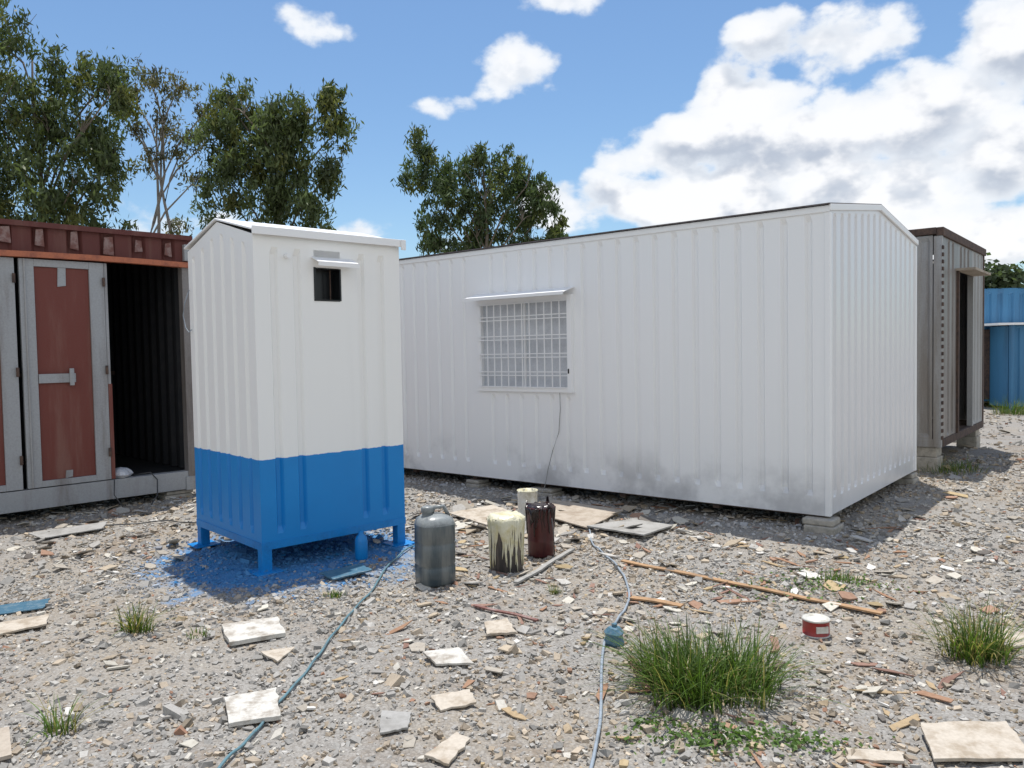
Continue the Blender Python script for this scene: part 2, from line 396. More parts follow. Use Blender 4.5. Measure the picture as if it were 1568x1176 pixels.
slab('broken_tile',[(-.36,2.93),(-.247,3.11),(-.19,3.05),(-.26,2.86)],.012,'tile',.012)
slab('broken_tile',[(1.615,3.10),(1.96,3.1),(1.90,2.84),(1.534,2.85)],.014,'tile',.014,.06)
slab('broken_tile',[(1.25,2.95),(1.45,2.91),(1.42,2.84),(1.22,2.86)],.012,'tile',.012)
slab('broken_tile',[(2.36,4.02),(2.62,4.15),(2.75,3.98),(2.5,3.9)],.012,'tile',.014)
slab('broken_tile',[(-3.05,4.50),(-2.8,4.65),(-2.72,4.5),(-2.95,4.32)],.012,'tile',.014,.05)
slab('broken_tile',[(-3.4,4.85),(-3.0,5.02),(-2.95,4.85),(-3.3,4.7)],.008,'blueplastic',.012,.05)
slab('broken_tile',[(-.18,4.35),(-.05,4.4),(0.0,4.22),(-.16,4.2)],.014,'tile',.012,.1)
slab('plywood_board',[(-.02,7.5),(.40,7.75),(1.02,7.3),(.63,6.72)],.012,'ply',.03,.05)
slab('plywood_board',[(.62,6.72),(1.06,7.0),(1.36,6.68),(1.04,6.3)],.014,'boardgrey',.03,-.03)
slab('plywood_board',[(-.62,7.35),(-.2,7.6),(.1,7.15),(-.25,6.95)],.01,'tile',.02,.08)
slab('plywood_board',[(-4.3,6.9),(-3.75,7.2),(-3.7,7.0),(-4.1,6.75)],.01,'boardgrey',.02,.1)
slab('plywood_board',[(-1.36,5.40),(-1.10,5.56),(-1.0,5.44),(-1.24,5.28)],.012,'blueplastic',.02,.1)
def plank(name,a,b2,w,th,k,z=.015):
    L=math.hypot(b2[0]-a[0],b2[1]-a[1]); ex=((b2[0]-a[0])/L,(b2[1]-a[1])/L); F=Frame(a,ex,(-ex[1],ex[0]))
    mb=MB(); n=8
    for j in range(n):
        x0,x1=L*j/n,L*(j+1)/n; zz=z+float(H(*F(x0,0,0)[:2])); z2=z+float(H(*F(x1,0,0)[:2]))
        mb.hexa([F(x0,-w/2,zz),F(x1,-w/2,z2),F(x1,w/2,z2),F(x0,w/2,zz),F(x0,-w/2,zz+th),F(x1,-w/2,z2+th),F(x1,w/2,z2+th),F(x0,w/2,zz+th)],k)
    mb.build(name)
plank('timber_plank',(.78,5.68),(2.10,4.46),.045,.010,'wood',.014)
plank('timber_plank',(.715,4.83),(.99,4.63),.05,.010,'wood',.014)
plank('timber_plank',(0,5.22),(.45,6.03),.035,.014,'boardgrey',.016)
plank('timber_plank',(-2.15,3.22),(-2.0,3.0),.05,.015,'ply',.014)
plank('timber_plank',(.58,3.45),(.56,3.85),.035,.01,'pale',.014)
plank('timber_plank',(-.25,4.7),(.12,4.4),.025,.01,'pale',.014)
# ------------------------------------------------------------ white cabin
A=(2.63,6.53); FC=Frame(A,(-.773,.634),(.634,.773)); L=6.1; WD=3.05; zb=.13; zt=2.71; zr=2.89
cab=empty('portable_cabin',(A[0],A[1],0))
wt0,wt1,wz0,wz1=2.58,3.87,1.14,2.12
mb=MB(); kw=dict(period=.2065,depth=.028,phase=.13,w=.03,sl=.018)
mb.panel(FC,'x',0,1,0,wt0,zb,zt,'white',e0=.16,e1=.06,**kw)
mb.panel(FC,'x',0,1,wt1,L,zb,zt,'white',e0=.16,e1=.06,**kw)
mb.panel(FC,'x',0,1,wt0,wt1,zb,wz0,'white',e0=.16,e1=.05,**kw)
mb.panel(FC,'x',0,1,wt0,wt1,wz1,zt,'white',e0=.05,e1=.06,**kw)
mb.panel(FC,'x',WD,-1,0,L,zb,zt,'white',e0=.16,e1=.06,**kw)
o=mb.build('long_wall',cab)
gz=lambda s: zt+(zr-zt)*(1-abs(s-WD/2)/(WD/2))
mb=MB(); kg=dict(period=.2,depth=.028,phase=.12,w=.05,sl=.02)
mb.panel(FC,'y',0,1,0,WD,zb,gz,'gable',e0=.14,e1=.06,**kg)
mb.panel(FC,'y',L,-1,0,WD,zb,gz,'gable',e0=.14,e1=.06,**kg)
mb.build('gable_wall',cab)
mb=MB(); ov=.035
for (s0,s1,z0,z1) in ((-ov,WD/2,zt-.005,zr+.01),(WD+ov,WD/2,zt-.005,zr+.01)):
    P=[FC(-.02,s0,z0+.012),FC(L+.03,s0,z0+.012),FC(L+.03,s1,z1+.012),FC(-.02,s1,z1+.012)]
    mb.hexa(P+[(q[0],q[1],q[2]+.012) for q in P],'roofedge')
mb.build('roof',cab)
mb=MB()
mb.box(FC,-.012,L,-.014,-.001,zt-.05,zt+.004,'trim')
mb.box(FC,-.014,.03,-.008,.05,zb,zt-.052,'trim')
mb.box(FC,-.010,.04,WD-.05,WD+.008,zb,zt-.052,'trim')
for s0,s1 in ((-.014,WD/2),(WD+.014,WD/2)):
    za=zt+.004; zc=zr+.018
    q=[FC(-.024,s0,za-.045),FC(-.024,s1,zc-.045),FC(-.024,s1,zc+.01),FC(-.024,s0,za+.01)]
    q2=[FC(-.002,s0,za-.045),FC(-.002,s1,zc-.045),FC(-.002,s1,zc),FC(-.002,s0,za)]
    mb.hexa(q+q2,'trim')
mb.build('edge_trim',cab,bevel=.004)
mb=MB(); mb.box(FC,.03,L-.03,.03,WD-.03,zb-.015,zb+.03,'rust'); 
for x in (1,2,3,4,5): mb.box(FC,x,x+.06,.05,WD-.05,zb-.05,zb-.017,'rust')
mb.build('underframe',cab)
mb=MB()
mb.box(FC,wt0,wt1,.035,.05,wz0,wz1,'pane')
fr=.035
mb.box(FC,wt0-.02,wt0+fr,-.05,.04,wz0-.02,wz1+.02,'trim'); mb.box(FC,wt1-fr,wt1+.02,-.03,.04,wz0-.02,wz1+.02,'trim')
mb.box(FC,wt0+fr,wt1-fr,-.03,.04,wz0-.02,wz0+fr,'trim'); mb.box(FC,wt0+fr,wt1-fr,-.03,.04,wz1-fr,wz1+.02,'trim')
mb.box(FC,(wt0+wt1)/2-.010,(wt0+wt1)/2+.010,.01,.034,wz0+fr,wz1-fr,'trim')
mb.box(FC,wt0+.012,wt0+.030,-.054,-.051,wz0+.18,wz0+.23,'dark')
mb.build('window_frame',cab,bevel=.003)
mb=MB()
nv=12
for j in range(nv+1):
    x=wt0+fr+.01+(wt1-wt0-2*fr-.02)*j/nv
    mb.box(FC,x-.005,x+.005,-.032,-.022,wz0,wz1,'trim')
for z in (0,.13,.17,.33,.37,.53,.57,.75,.79,.93):
    z=wz0+.03+z*.98
    mb.box(FC,wt0,wt1,-.042,-.033,z-.0045,z+.0045,'trim')
mb.build('window_grille',cab)
mb=MB()
P=[FC(wt0-.03,-.2,wz1+.03),FC(wt1+.05,-.2,wz1+.03),FC(wt1+.05,.0,wz1+.09),FC(wt0-.03,.0,wz1+.09)]
mb.hexa(P+[(q[0],q[1],q[2]+.006) for q in P],'trim')
mb.box(FC,wt0-.032,wt1+.052,-.206,-.2,wz1+.008,wz1+.04,'trim')
mb.build('window_canopy',cab)
mb=MB(); mb.tube([FC(2.72,-.045,1.12),FC(2.735,-.02,.95),FC(2.76,-.018,.7),FC(2.84,-.025,.5),FC(2.90,-.03,.3),FC(2.93,-.05,.12),FC(2.93,-.12,.03),FC(2.8,-.3,.02)],.004,'boardgrey',6)
mb.build('wall_cable',cab)
def block(name,F,x0,x1,y0,y1,z0,z1):
    mb=MB()
    if z1-z0>.1:
        mb.box(F,x0,x1,y0,y1,z0,z0+(z1-z0)*.62,'concrete'); mb.box(F,x0+.02,x1+.015,y0+.015,y1-.02,z0+(z1-z0)*.62+.002,z1,'concrete')
    else: mb.box(F,x0,x1,y0,y1,z0,z1,'concrete')
    mb.build(name,bevel=.012)
block('concrete_block',FC,-.08,.18,-.10,.14,-.03,zb-.017)
block('concrete_block',FC,-.04,.2,WD-.25,WD+.02,-.03,zb-.017)
block('concrete_block',FC,2.85,3.15,-.04,.2,-.03,zb-.052)
block('concrete_block',FC,3.9,4.1,-.03,.2,-.03,zb-.052)
block('concrete_block',FC,5.7,5.95,.0,.2,-.03,zb-.052)
block('concrete_block',FC,5.7,5.95,WD-.25,WD,-.03,zb-.052)
# ------------------------------------------------------------ booth
FB=Frame((-1.79,5.52),(.74,.673),(-.673,.74)); S=1.22; b0=.18; bt=2.41; br=2.572
booth=empty('security_booth',(-1.79,5.52,0))
mb=MB(); kb=dict(period=.178,depth=.026,phase=.12,w=.03,sl=.017)
x0,x1,z0,z1=.466,.684,1.96,2.20
mb.panel(FB,'x',0,1,0,x0,b0,bt,'booth',e0=.10,e1=.08,**kb)
mb.panel(FB,'x',0,1,x1,S,b0,bt,'booth',e0=.10,e1=.08,**kb)
mb.panel(FB,'x',0,1,x0,x1,b0,z0,'booth',e0=.10,e1=.08,**kb)
mb.panel(FB,'x',0,1,x0,x1,z1,bt,'booth',e0=.08,e1=.08,**kb)
mb.panel(FB,'x',S,-1,0,S,b0,bt,'booth',e0=.10,e1=.08,**kb)
mb.build('side_wall',booth)
gb=lambda s: bt+(br-bt)*(1-abs(s-S/2)/(S/2))
mb=MB(); kb['period']=.19
mb.panel(FB,'y',0,1,0,S,b0,gb,'booth',e0=.10,e1=.08,**kb)
mb.panel(FB,'y',S,-1,0,S,b0,gb,'booth',e0=.10,e1=.08,**kb)
mb.build('gable_wall',booth)
mb=MB()
for (s0,s1) in ((-.03,S/2),(S+.03,S/2)):
    P=[FB(-.02,s0,bt+.022),FB(S+.03,s0,bt+.022),FB(S+.03,s1,br+.012),FB(-.02,s1,br+.012)]
    mb.hexa(P+[(q[0],q[1],q[2]+.014) for q in P],'trim')
mb.box(FB,-.02,S+.032,-.042,-.031,bt-.005,bt+.052,'trim')
mb.box(FB,S-.01,S+.03,-.06,-.043,bt-.03,bt+.05,'trim')
mb.build('roof',booth,bevel=.003)
mb=MB(); mb.box(FB,.01,S-.01,.01,S-.01,b0+.004,b0+.05,'blue'); mb.box(FB,-.004,S+.004,-.004,.0,b0-.004,b0+.05,'blue')
mb.box(FB,-.0045,0,0,S,b0-.004,b0+.05,'blue')
mb.build('floor_frame',booth)
mb=MB()
for lx in (0,S-.075):
    for ly in (0,S-.075): 
        mb.box(FB,lx,lx+.075,ly,ly+.075,.022,b0,'blue'); cxx=lx+.037; cyy=ly+.037
        mb.box(FB,cxx-.1,cxx+.1,cyy-.1,cyy+.1,.014,.024,'blue')
mb.build('legs',booth,bevel=.004)
mb=MB()
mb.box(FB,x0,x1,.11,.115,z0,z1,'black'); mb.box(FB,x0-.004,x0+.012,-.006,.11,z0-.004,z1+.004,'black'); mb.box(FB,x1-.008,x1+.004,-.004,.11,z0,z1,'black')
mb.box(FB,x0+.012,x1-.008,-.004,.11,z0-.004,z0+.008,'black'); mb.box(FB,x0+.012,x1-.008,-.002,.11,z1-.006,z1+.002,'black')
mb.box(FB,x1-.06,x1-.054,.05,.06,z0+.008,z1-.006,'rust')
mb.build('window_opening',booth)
mb=MB(); 
P=[FB(x0-.02,-.11,z1+.03),FB(x1+.1,-.11,z1+.03),FB(x1+.1,.0,z1+.075),FB(x0-.02,.0,z1+.075)]
mb.hexa(P+[(q[0],q[1],q[2]+.006) for q in P],'trim'); mb.box(FB,x0-.022,x1+.102,-.115,-.11,z1+.005,z1+.037,'trim')
mb.build('window_canopy',booth)
mb=MB(); mb.tube([FB(.245,.02,2.27),FB(.245,-.05,2.27)],.018,'trim',12); mb.build('vent_pipe',booth)
mb=MB(); mb.tube([FB(-.01,S-.03,2.1),FB(-.03,S+.02,2.0),FB(-.04,S+.04,1.9),FB(-.03,S+.02,1.8),FB(-.02,S-.02,1.76),FB(-.01,S-.06,1.78)],.004,'hose',6); mb.build('loose_cable',booth)
# ------------------------------------------------------------ red container
FR=Frame((-4.88,7.42),(.705,.709),(-.709,.705)); RT=1.93; RL=-4.15; D=2.44; r0=.10; r1=2.90
red=empty('red_shipping_container',(-4.88,7.42,0))
mb=MB()
mb.panel(FR,'x',.03,1,RL,RT,2.60,r1-.04,'darkred',period=.31,depth=.03,phase=.05,e0=.0,e1=.0,w=.09,sl=.03)
mb.box(FR,RL,RT,-.012,.06,r1-.05,r1,'darkred')
mb.panel(FR,'x',D,-1,RL,RT,r0,r1-.02,'red',period=.28,depth=.035,phase=.05,e0=.1,e1=.08,w=.07,sl=.035)
mb.panel(FR,'y',RT,-1,.1,D,r0,r1-.02,'red',period=.28,depth=.035,phase=.05,e0=.1,e1=.08,w=.07,sl=.035)
mb.panel(FR,'y',RL,1,.1,D,r0,r1-.02,'red',period=.28,depth=.035,phase=.05,e0=.1,e1=.08,w=.07,sl=.035)
mb.box(FR,RL+.01,RT-.01,.062,D-.01,r1-.04,r1-.015,'darkred')
mb.build('shell',red)
mb=MB()
x=RL+.2
while x<RT-.1:
    w=R.uniform(.07,.11); za=2.66+R.uniform(-.03,.04); zc=2.81+R.uniform(-.03,.04); k_=R.uniform(-.02,.02)
    P=[FR(x,.012,za),FR(x+w,.012,za+k_),FR(x+w-.01,.012,zc),FR(x+.012,.012,zc+k_)]
    mb.hexa(P+[FR(x,.029,za),FR(x+w,.029,za+k_),FR(x+w-.01,.029,zc),FR(x+.012,.029,zc+k_)],'pale'); x+=.31
mb.build('rail_patches',red)
mb=MB()
n=12
for j in range(n):
    a=RL+(RT-RL)*j/n; b2=RL+(RT-RL)*(j+1)/n; za=2.545+.012*math.sin(a*1.7); z2=2.545+.012*math.sin(b2*1.7)
    mb.hexa([FR(a,-.05,za),FR(b2,-.05,z2),FR(b2,.03,z2),FR(a,.03,za),FR(a,-.05,za+.055),FR(b2,-.05,z2+.055),FR(b2,.03,z2+.055),FR(a,.03,za+.055)],'orange')
mb.build('orange_gutter_strip',red)
mb=MB()
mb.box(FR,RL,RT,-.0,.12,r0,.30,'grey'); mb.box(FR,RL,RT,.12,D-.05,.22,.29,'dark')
mb.box(FR,RT-.13,RT+.01,-.01,.1,r0+.02,2.59,'oldbrown'); mb.box(FR,RL,RL+.14,-.01,.1,r0+.02,2.59,'grey')
mb.box(FR,RT-.10,RT+.02,-.022,.14,2.62,2.80,'grey')
mb.box(FR,RT-.16,RT+.02,-.02,.14,r0-.01,r0+.14,'grey')
mb.build('base_and_posts',red,bevel=.004)
mb=MB()
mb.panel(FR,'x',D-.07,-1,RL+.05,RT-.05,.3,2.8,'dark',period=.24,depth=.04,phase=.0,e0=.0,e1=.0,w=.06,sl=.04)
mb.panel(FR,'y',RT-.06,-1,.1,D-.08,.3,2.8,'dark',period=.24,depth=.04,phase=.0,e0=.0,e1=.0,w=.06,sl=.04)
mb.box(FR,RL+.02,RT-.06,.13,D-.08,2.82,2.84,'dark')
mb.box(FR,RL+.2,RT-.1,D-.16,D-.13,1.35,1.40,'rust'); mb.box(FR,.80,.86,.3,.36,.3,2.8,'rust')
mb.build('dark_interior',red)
def leaf_door(x0,x1,nm,handle):
    mb=MB(); zz0,zz1=.31,2.54
    st=.14
    mb.box(FR,x0,x0+st*.9,-.0,.045,zz0,zz1,'grey'); mb.box(FR,x1-st,x1,-.002,.045,zz0,zz1,'grey')
    mb.box(FR,x0+st*.9,x1-st,.0,.043,zz0,zz0+.06,'grey'); mb.box(FR,x0+st*.9,x1-st,.0,.043,zz1-.07,zz1,'grey')
    mb.box(FR,x0+st*.9,x1-st,.02,.035,zz0+.06,zz1-.07,'red')
    xc=(x0+x1)/2-.01
    for (w_,za,zc) in ((.04,zz1-.26,zz1-.07),(.035,zz0+.06,zz0+.14)):
        P=[FR(xc-w_,.008,za),FR(xc+w_*.9,.008,za+.012),FR(xc+w_,.008,zc),FR(xc-w_*.8,.008,zc)]
        mb.hexa(P+[FR(xc-w_,.0195,za),FR(xc+w_*.9,.0195,za+.012),FR(xc+w_,.0195,zc),FR(xc-w_*.8,.0195,zc)],'grey')
    mb.box(FR,x0+.035,x0+.05,-.012,-.001,zz0,zz1,'oldgrey')
    if handle:
        mb.box(FR,x0+st*.9+.005,xc+.09,-.008,.019,1.33,1.42,'grey'); mb.box(FR,xc+.03,xc+.07,-.03,-.009,1.30,1.47,'grey')
    for z in (.55,1.4,2.3): mb.tube([FR(x1-.01,-.02,z),FR(x1-.01,-.02,z+.09)],.014,'rust',8)
    mb.build(nm,red,bevel=.003)
leaf_door(.24,1.0,'door_leaf',True); leaf_door(-.56,.2,'door_leaf_b',True); leaf_door(-1.34,-.58,'door_leaf_c',False); leaf_door(-2.12,-1.36,'door_leaf_d',False)
leaf_door(-2.9,-2.14,'door_leaf_e',False); leaf_door(-3.68,-2.92,'door_leaf_f',False)
mb=MB(); mb.box(FR,1.003,1.04,-.0,.06,.31,1.3,'red'); mb.box(FR,1.003,1.03,-.0,.06,1.3,2.54,'grey'); mb.build('door_stop',red)
block('concrete_block',FR,1.55,1.85,.02,.25,-.02,r0-.012); block('concrete_block',FR,-1.5,-1.2,.02,.25,-.02,r0-.012)
mb=MB(); prof=[(.0,.0),(.09,.0),(.12,.03),(.10,.06),(.06,.09),(.02,.10),(0,.105)]
c0=FR(1.13,.12,.305); mb.lathe(c0,prof,18,'bag',wob=.14,rot=.6,smooth=False)
mb.build('plastic_bag')
mb=MB(); mb.tube([FR(1.25,.1,.31),FR(1.4,.02,.33),FR(1.45,-.03,.25),FR(1.42,-.1,.1),FR(1.3,-.25,.03)],.007,'wire',6)
mb.tube([FR(1.02,-.02,.3),FR(1.0,-.06,.15),FR(1.05,-.15,.03)],.006,'wire',6); mb.build('loose_cable_bundle')
# ------------------------------------------------------------ weathered container (right)
FD=Frame((5.18,9.5),(.634,.773),(-.773,.634)); d0=.30; d1=2.95; DW=3.0; DL=6.0
dk=empty('weathered_office_container',(5.18,9.5,0))
mb=MB(); kd=dict(period=.26,depth=.03,phase=.12,w=.07,sl=.03)
mb.panel(FD,'y',0,1,.09,DL,d0+.1,d1-.08,'oldgrey',e0=.02,e1=.02,**kd)
mb.panel(FD,'y',DW,-1,0,DL,d0+.1,d1-.08,'oldgrey',e0=.02,e1=.02,**kd)
mb.panel(FD,'x',0,1,.1,.95,d0+.1,d1-.08,'oldbrown',e0=.02,e1=.02,**kd)
mb.panel(FD,'x',0,1,2.05,DW-.08,d0+.1,d1-.08,'oldgrey',e0=.02,e1=.02,**kd)
mb.panel(FD,'x',0,1,.95,2.05,2.52,d1-.08,'oldbrown',e0=.02,e1=.02,**kd)
mb.panel(FD,'x',DL,-1,0,DW,d0+.1,d1-.08,'oldgrey',e0=.02,e1=.02,**kd)
mb.box(FD,0,DW,0,DL,d1-.01,d1,'rust')
mb.box(FD,.02,DW-.02,.04,DL-.02,d0+.02,d0+.1,'rust'); mb.build('shell',dk)
mb=MB()
mb.box(FD,-.02,DW+.02,-.03,.05,d1-.09,d1+.01,'rust'); mb.box(FD,-.03,.05,.05,DL,d1-.07,d1+.012,'rust')
mb.box(FD,-.01,.05,-.012,.08,d0,d1-.09,'oldgrey'); mb.box(FD,DW-.08,DW+.01,-.01,.08,d0,d1-.09,'rust')
mb.box(FD,.09,DW-.08,-.015,.06,d0,d0+.1,'rust'); mb.box(FD,-.01,.06,.08,DL,d0,d0+.1,'oldgrey')
z=d0+.1
while z<d1-.2:
    mb.box(FD,-.025,.03,-.03,-.011,z,z+.045,'rust'); z+=.085
mb.build('corner_frame',dk,bevel=.006)
mb=MB(); mb.box(FD,.93,.99,-.03,.05,d0+.1,2.52,'rust'); mb.box(FD,2.01,2.07,-.02,.05,d0+.1,2.52,'oldgrey'); mb.box(FD,.9,2.1,-.22,.0,2.50,2.53,'ply')
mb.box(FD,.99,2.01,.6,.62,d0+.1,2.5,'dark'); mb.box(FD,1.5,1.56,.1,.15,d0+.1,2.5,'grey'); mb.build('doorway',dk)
for (a,b2) in ((.0,.0),(2.7,.0),(0,3.),(0,5.6)): block('concrete_block',FD,a,a+.3,b2+.03,b2+.3,-.03,d0-.002)
# ------------------------------------------------------------ blue containers far right
FU=Frame((11.2,19.2),(1,.06),(-.06,1)); bl=empty('blue_shipping_container',(11.2,19.2,0))
mb=MB()
mb.panel(FU,'x',0,1,0,6.1,.15,2.9,'bluecont',period=.28,depth=.035,phase=.1,e0=.12,e1=.1,w=.07,sl=.035)
mb.panel(FU,'y',0,1,0,2.4,.15,2.9,'bluecont',period=.28,depth=.035,phase=.1,e0=.12,e1=.1,w=.07,sl=.035)
mb.panel(FU,'y',6.1,-1,0,2.4,.15,2.9,'bluecont',period=.28,depth=.035,phase=.1,e0=.12,e1=.1,w=.07,sl=.035)
mb.box(FU,0,6.1,.0,2.4,2.88,2.9,'bluecont'); mb.box(FU,0,6.1,.04,2.4,.1,.16,'rust'); mb.build('shell',bl)
mb=MB(); mb.box(FU,.0,2.0,-1.0,-.01,1.98,2.03,'trim'); mb.box(FU,.38,.46,-.9,-.82,.0,1.98,'bluecont'); mb.build('awning',bl)
mb=MB(); mb.panel(FU,'x',-.75,1,.45,4.5,.06,1.97,'bluecont',period=.24,depth=.03,phase=.1,e0=.1,e1=.05,w=.06,sl=.03); mb.box(FU,.45,4.5,-.7,-.05,.06,1.96,'bluecont')
mb.box(FU,.02,.44,-.06,-.02,.2,1.9,'rust'); mb.build('lean_to',bl)
# ------------------------------------------------------------ cans and buckets
mb=MB(); c=(-.54,5.26,float(H(-.54,5.26))+.004)
prof=[(0,0),(.115,0),(.126,.015),(.127,.12),(.121,.13),(.127,.14),(.127,.27),(.121,.28),(.127,.29),(.126,.40),(.115,.435),(.085,.455),(.05,.465),(0,.467)]
mb.lathe(c,prof,40,['jerry']*9+['jerrytop']*4,sq=3.0,wob=.008,rot=.5)
mb.lathe((c[0]-.045,c[1]-.02,c[2]+.45),[(.034,0),(.034,.03),(.040,.032),(.040,.062),(.034,.07),(0,.071)],20,'jerrytop')
mb.tube([(c[0]-.02,c[1]+.01,c[2]+.46),(c[0]+.0,c[1]+.015,c[2]+.505),(c[0]+.06,c[1]+.03,c[2]+.51),(c[0]+.095,c[1]+.04,c[2]+.44)],.014,'jerrytop',10)
mb.build('plastic_jerrycan')
def bucket(name,c,r,h,body,drip,top,nd,long,spill=.0):
    mb=MB(); c=(c[0],c[1],float(H(*c[:2]))+.003)
    mb.lathe(c,[(0,0),(r*.94,0),(r*.95,.008),(r*.96,h*.3),(r*.975,h*.31),(r*.965,h*.33),(r*.98,h*.66),(r*.995,h*.67),(r*.985,h*.69),(r,h-.012),(r*1.05,h-.01),(r*1.05,h),(r*.97,h),(r*.95,h-.03),(0,h-.03)],40,[body]*9+[top]*4+[drip],wob=.004)
    for j in range(nd):
        a=R.uniform(0,6.28); l=h*R.uniform(*long); w=R.uniform(.0035,.010)
        P=[];rad=[]
        for q in range(7):
            f=q/6; rr=r*(1.03-.045*min(1,f*2.2)); P.append((c[0]+math.cos(a+.05*math.sin(f*6+j))*rr,c[1]+math.sin(a+.05*math.sin(f*6+j))*rr,c[2]+h-.004-l*f)); rad.append(w*(1.3-.7*f) if q<5 else w*(.75 if q==5 else .3))
        mb.tube(P,rad,drip,8)
    if spill:
        n=56; i=len(mb.v); ph=[R.uniform(0,6.28) for _ in range(5)]
        mb.lathe((c[0],c[1],c[2]),[(0,h+.012),(r*.5,h+.016),(r*.95,h+.012),(r*1.10,h-.012),(r*1.09,h-spill*.5),(r*1.04,h-spill),(r*.98,h-spill-.005)],n,drip,wob=.03)
        for q in range(n):
            a=2*math.pi*q/n; dz=.04*math.sin(3*a+ph[0])+.03*math.sin(7*a+ph[1])+.03*math.sin(13*a+ph[2])+R.uniform(-.02,.02)
            for rI,f in ((2,.15),(3,.15),(4,.45),(5,1),(6,1)):
                v=mb.v[i+rI*n+q]; mb.v[i+rI*n+q]=(v[0],v[1],v[2]+dz*f)
    return mb.build(name)
bucket('paint_bucket',(-.06,5.63),.122,.39,'bucketdark','cream','cream',75,(.35,.97),.11)
bucket('paint_bucket',(.20,5.98),.105,.375,'maroon','blackdrip','maroon',22,(.2,.6),.03)
bucket('paint_bucket',(.12,7.0),.09,.31,'whitebucket','whitebucket','cream',8,(.1,.3),0)
mb=MB(); 
for a in (-.9,2.2): mb.tube([(.20+.13*math.cos(a),5.98+.13*math.sin(a),.30),(.2+.15*math.cos(a),5.98+.15*math.sin(a),.15),(.2+.13*math.cos(a+.2),5.98+.13*math.sin(a+.2),.02)],.004,'wire',6)
mb.build('bucket_handle_wire')
c=(1.62,4.20,float(H(1.62,4.2))+.003)
mb=MB(); mb.lathe(c,[(0,0),(.070,0),(.073,.002),(.073,.007),(.069,.009),(.069,.083),(.073,.085),(.073,.093),(.066,.094),(.064,.082),(0,.084)],36,['tin']*4+['redlabel']+['tin']*3+['whitebucket']*2,wob=.008)
mb.box(Frame(c[:2],(1,.1),(-.1,1)),-.03,.035,-.0708,-.06,c[2]+.03,c[2]+.065,'whitebucket'); mb.build('red_paint_can')
mb=MB(); c=(.51,4.04,float(H(.51,4.04))); mb.lathe(c,[(0,0),(.045,.002),(.055,.02),(.045,.05),(.052,.07),(.03,.095),(.014,.10),(.014,.115),(0,.116)],14,'blueplastic',wob=.11,smooth=False); mb.build('crushed_blue_bottle')
mb=MB(); c=(-1.16,5.89,float(H(-1.16,5.89))); mb.lathe(c,[(0,0),(.045,.0),(.048,.01),(.048,.14),(.04,.17),(.02,.19),(.018,.215),(0,.216)],20,'blue',wob=.02); mb.build('blue_painted_bottle')
def smooth_path(P,n=8):
    P=[Vector((p[0],p[1],0)) for p in P]; out=[]
    for i in range(len(P)-1):
        p0=P[max(i-1,0)];p1=P[i];p2=P[i+1];p3=P[min(i+2,len(P)-1)]
        for k in range(n):
            t_=k/n; q=.5*((2*p1)+(-p0+p2)*t_+(2*p0-5*p1+4*p2-p3)*t_*t_+(-p0+3*p1-3*p2+p3)*t_**3); out.append(q)
    out.append(P[-1]); return out
def hose(name,P,r,k,z=.018):
    mb=MB(); pp=[(q.x,q.y,float(H(q.x,q.y))+z+.004*math.sin(i*.9)) for i,q in enumerate(smooth_path(P))]
    mb.tube(pp,r,k,8); mb.build(name)
hose('rubber_hose',[(.55,7.1),(.64,6.75),(.62,6.3),(.66,6.01),(.73,5.5),(.73,5.1),(.70,4.81),(.62,4.55),(.53,4.3),(.46,4.05),(.41,3.75),(.38,3.51),(.34,3.2),(.27,2.86),(.2,2.5)],.0075,'hose')
hose('rubber_hose',[(-.7,6.5),(-.85,6.06),(-.93,5.5),(-.93,5.18),(-.97,4.75),(-1.0,4.38),(-1.02,4.0),(-1.04,3.72),(-1.08,3.41),(-1.09,3.15),(-1.12,2.91),(-1.15,2.5)],.0065,'hose2',.018)
hose('electric_cable',[(-4.2,7.3),(-3.7,7.25),(-3.3,7.4),(-2.9,7.2),(-2.5,7.5)],.006,'wire')
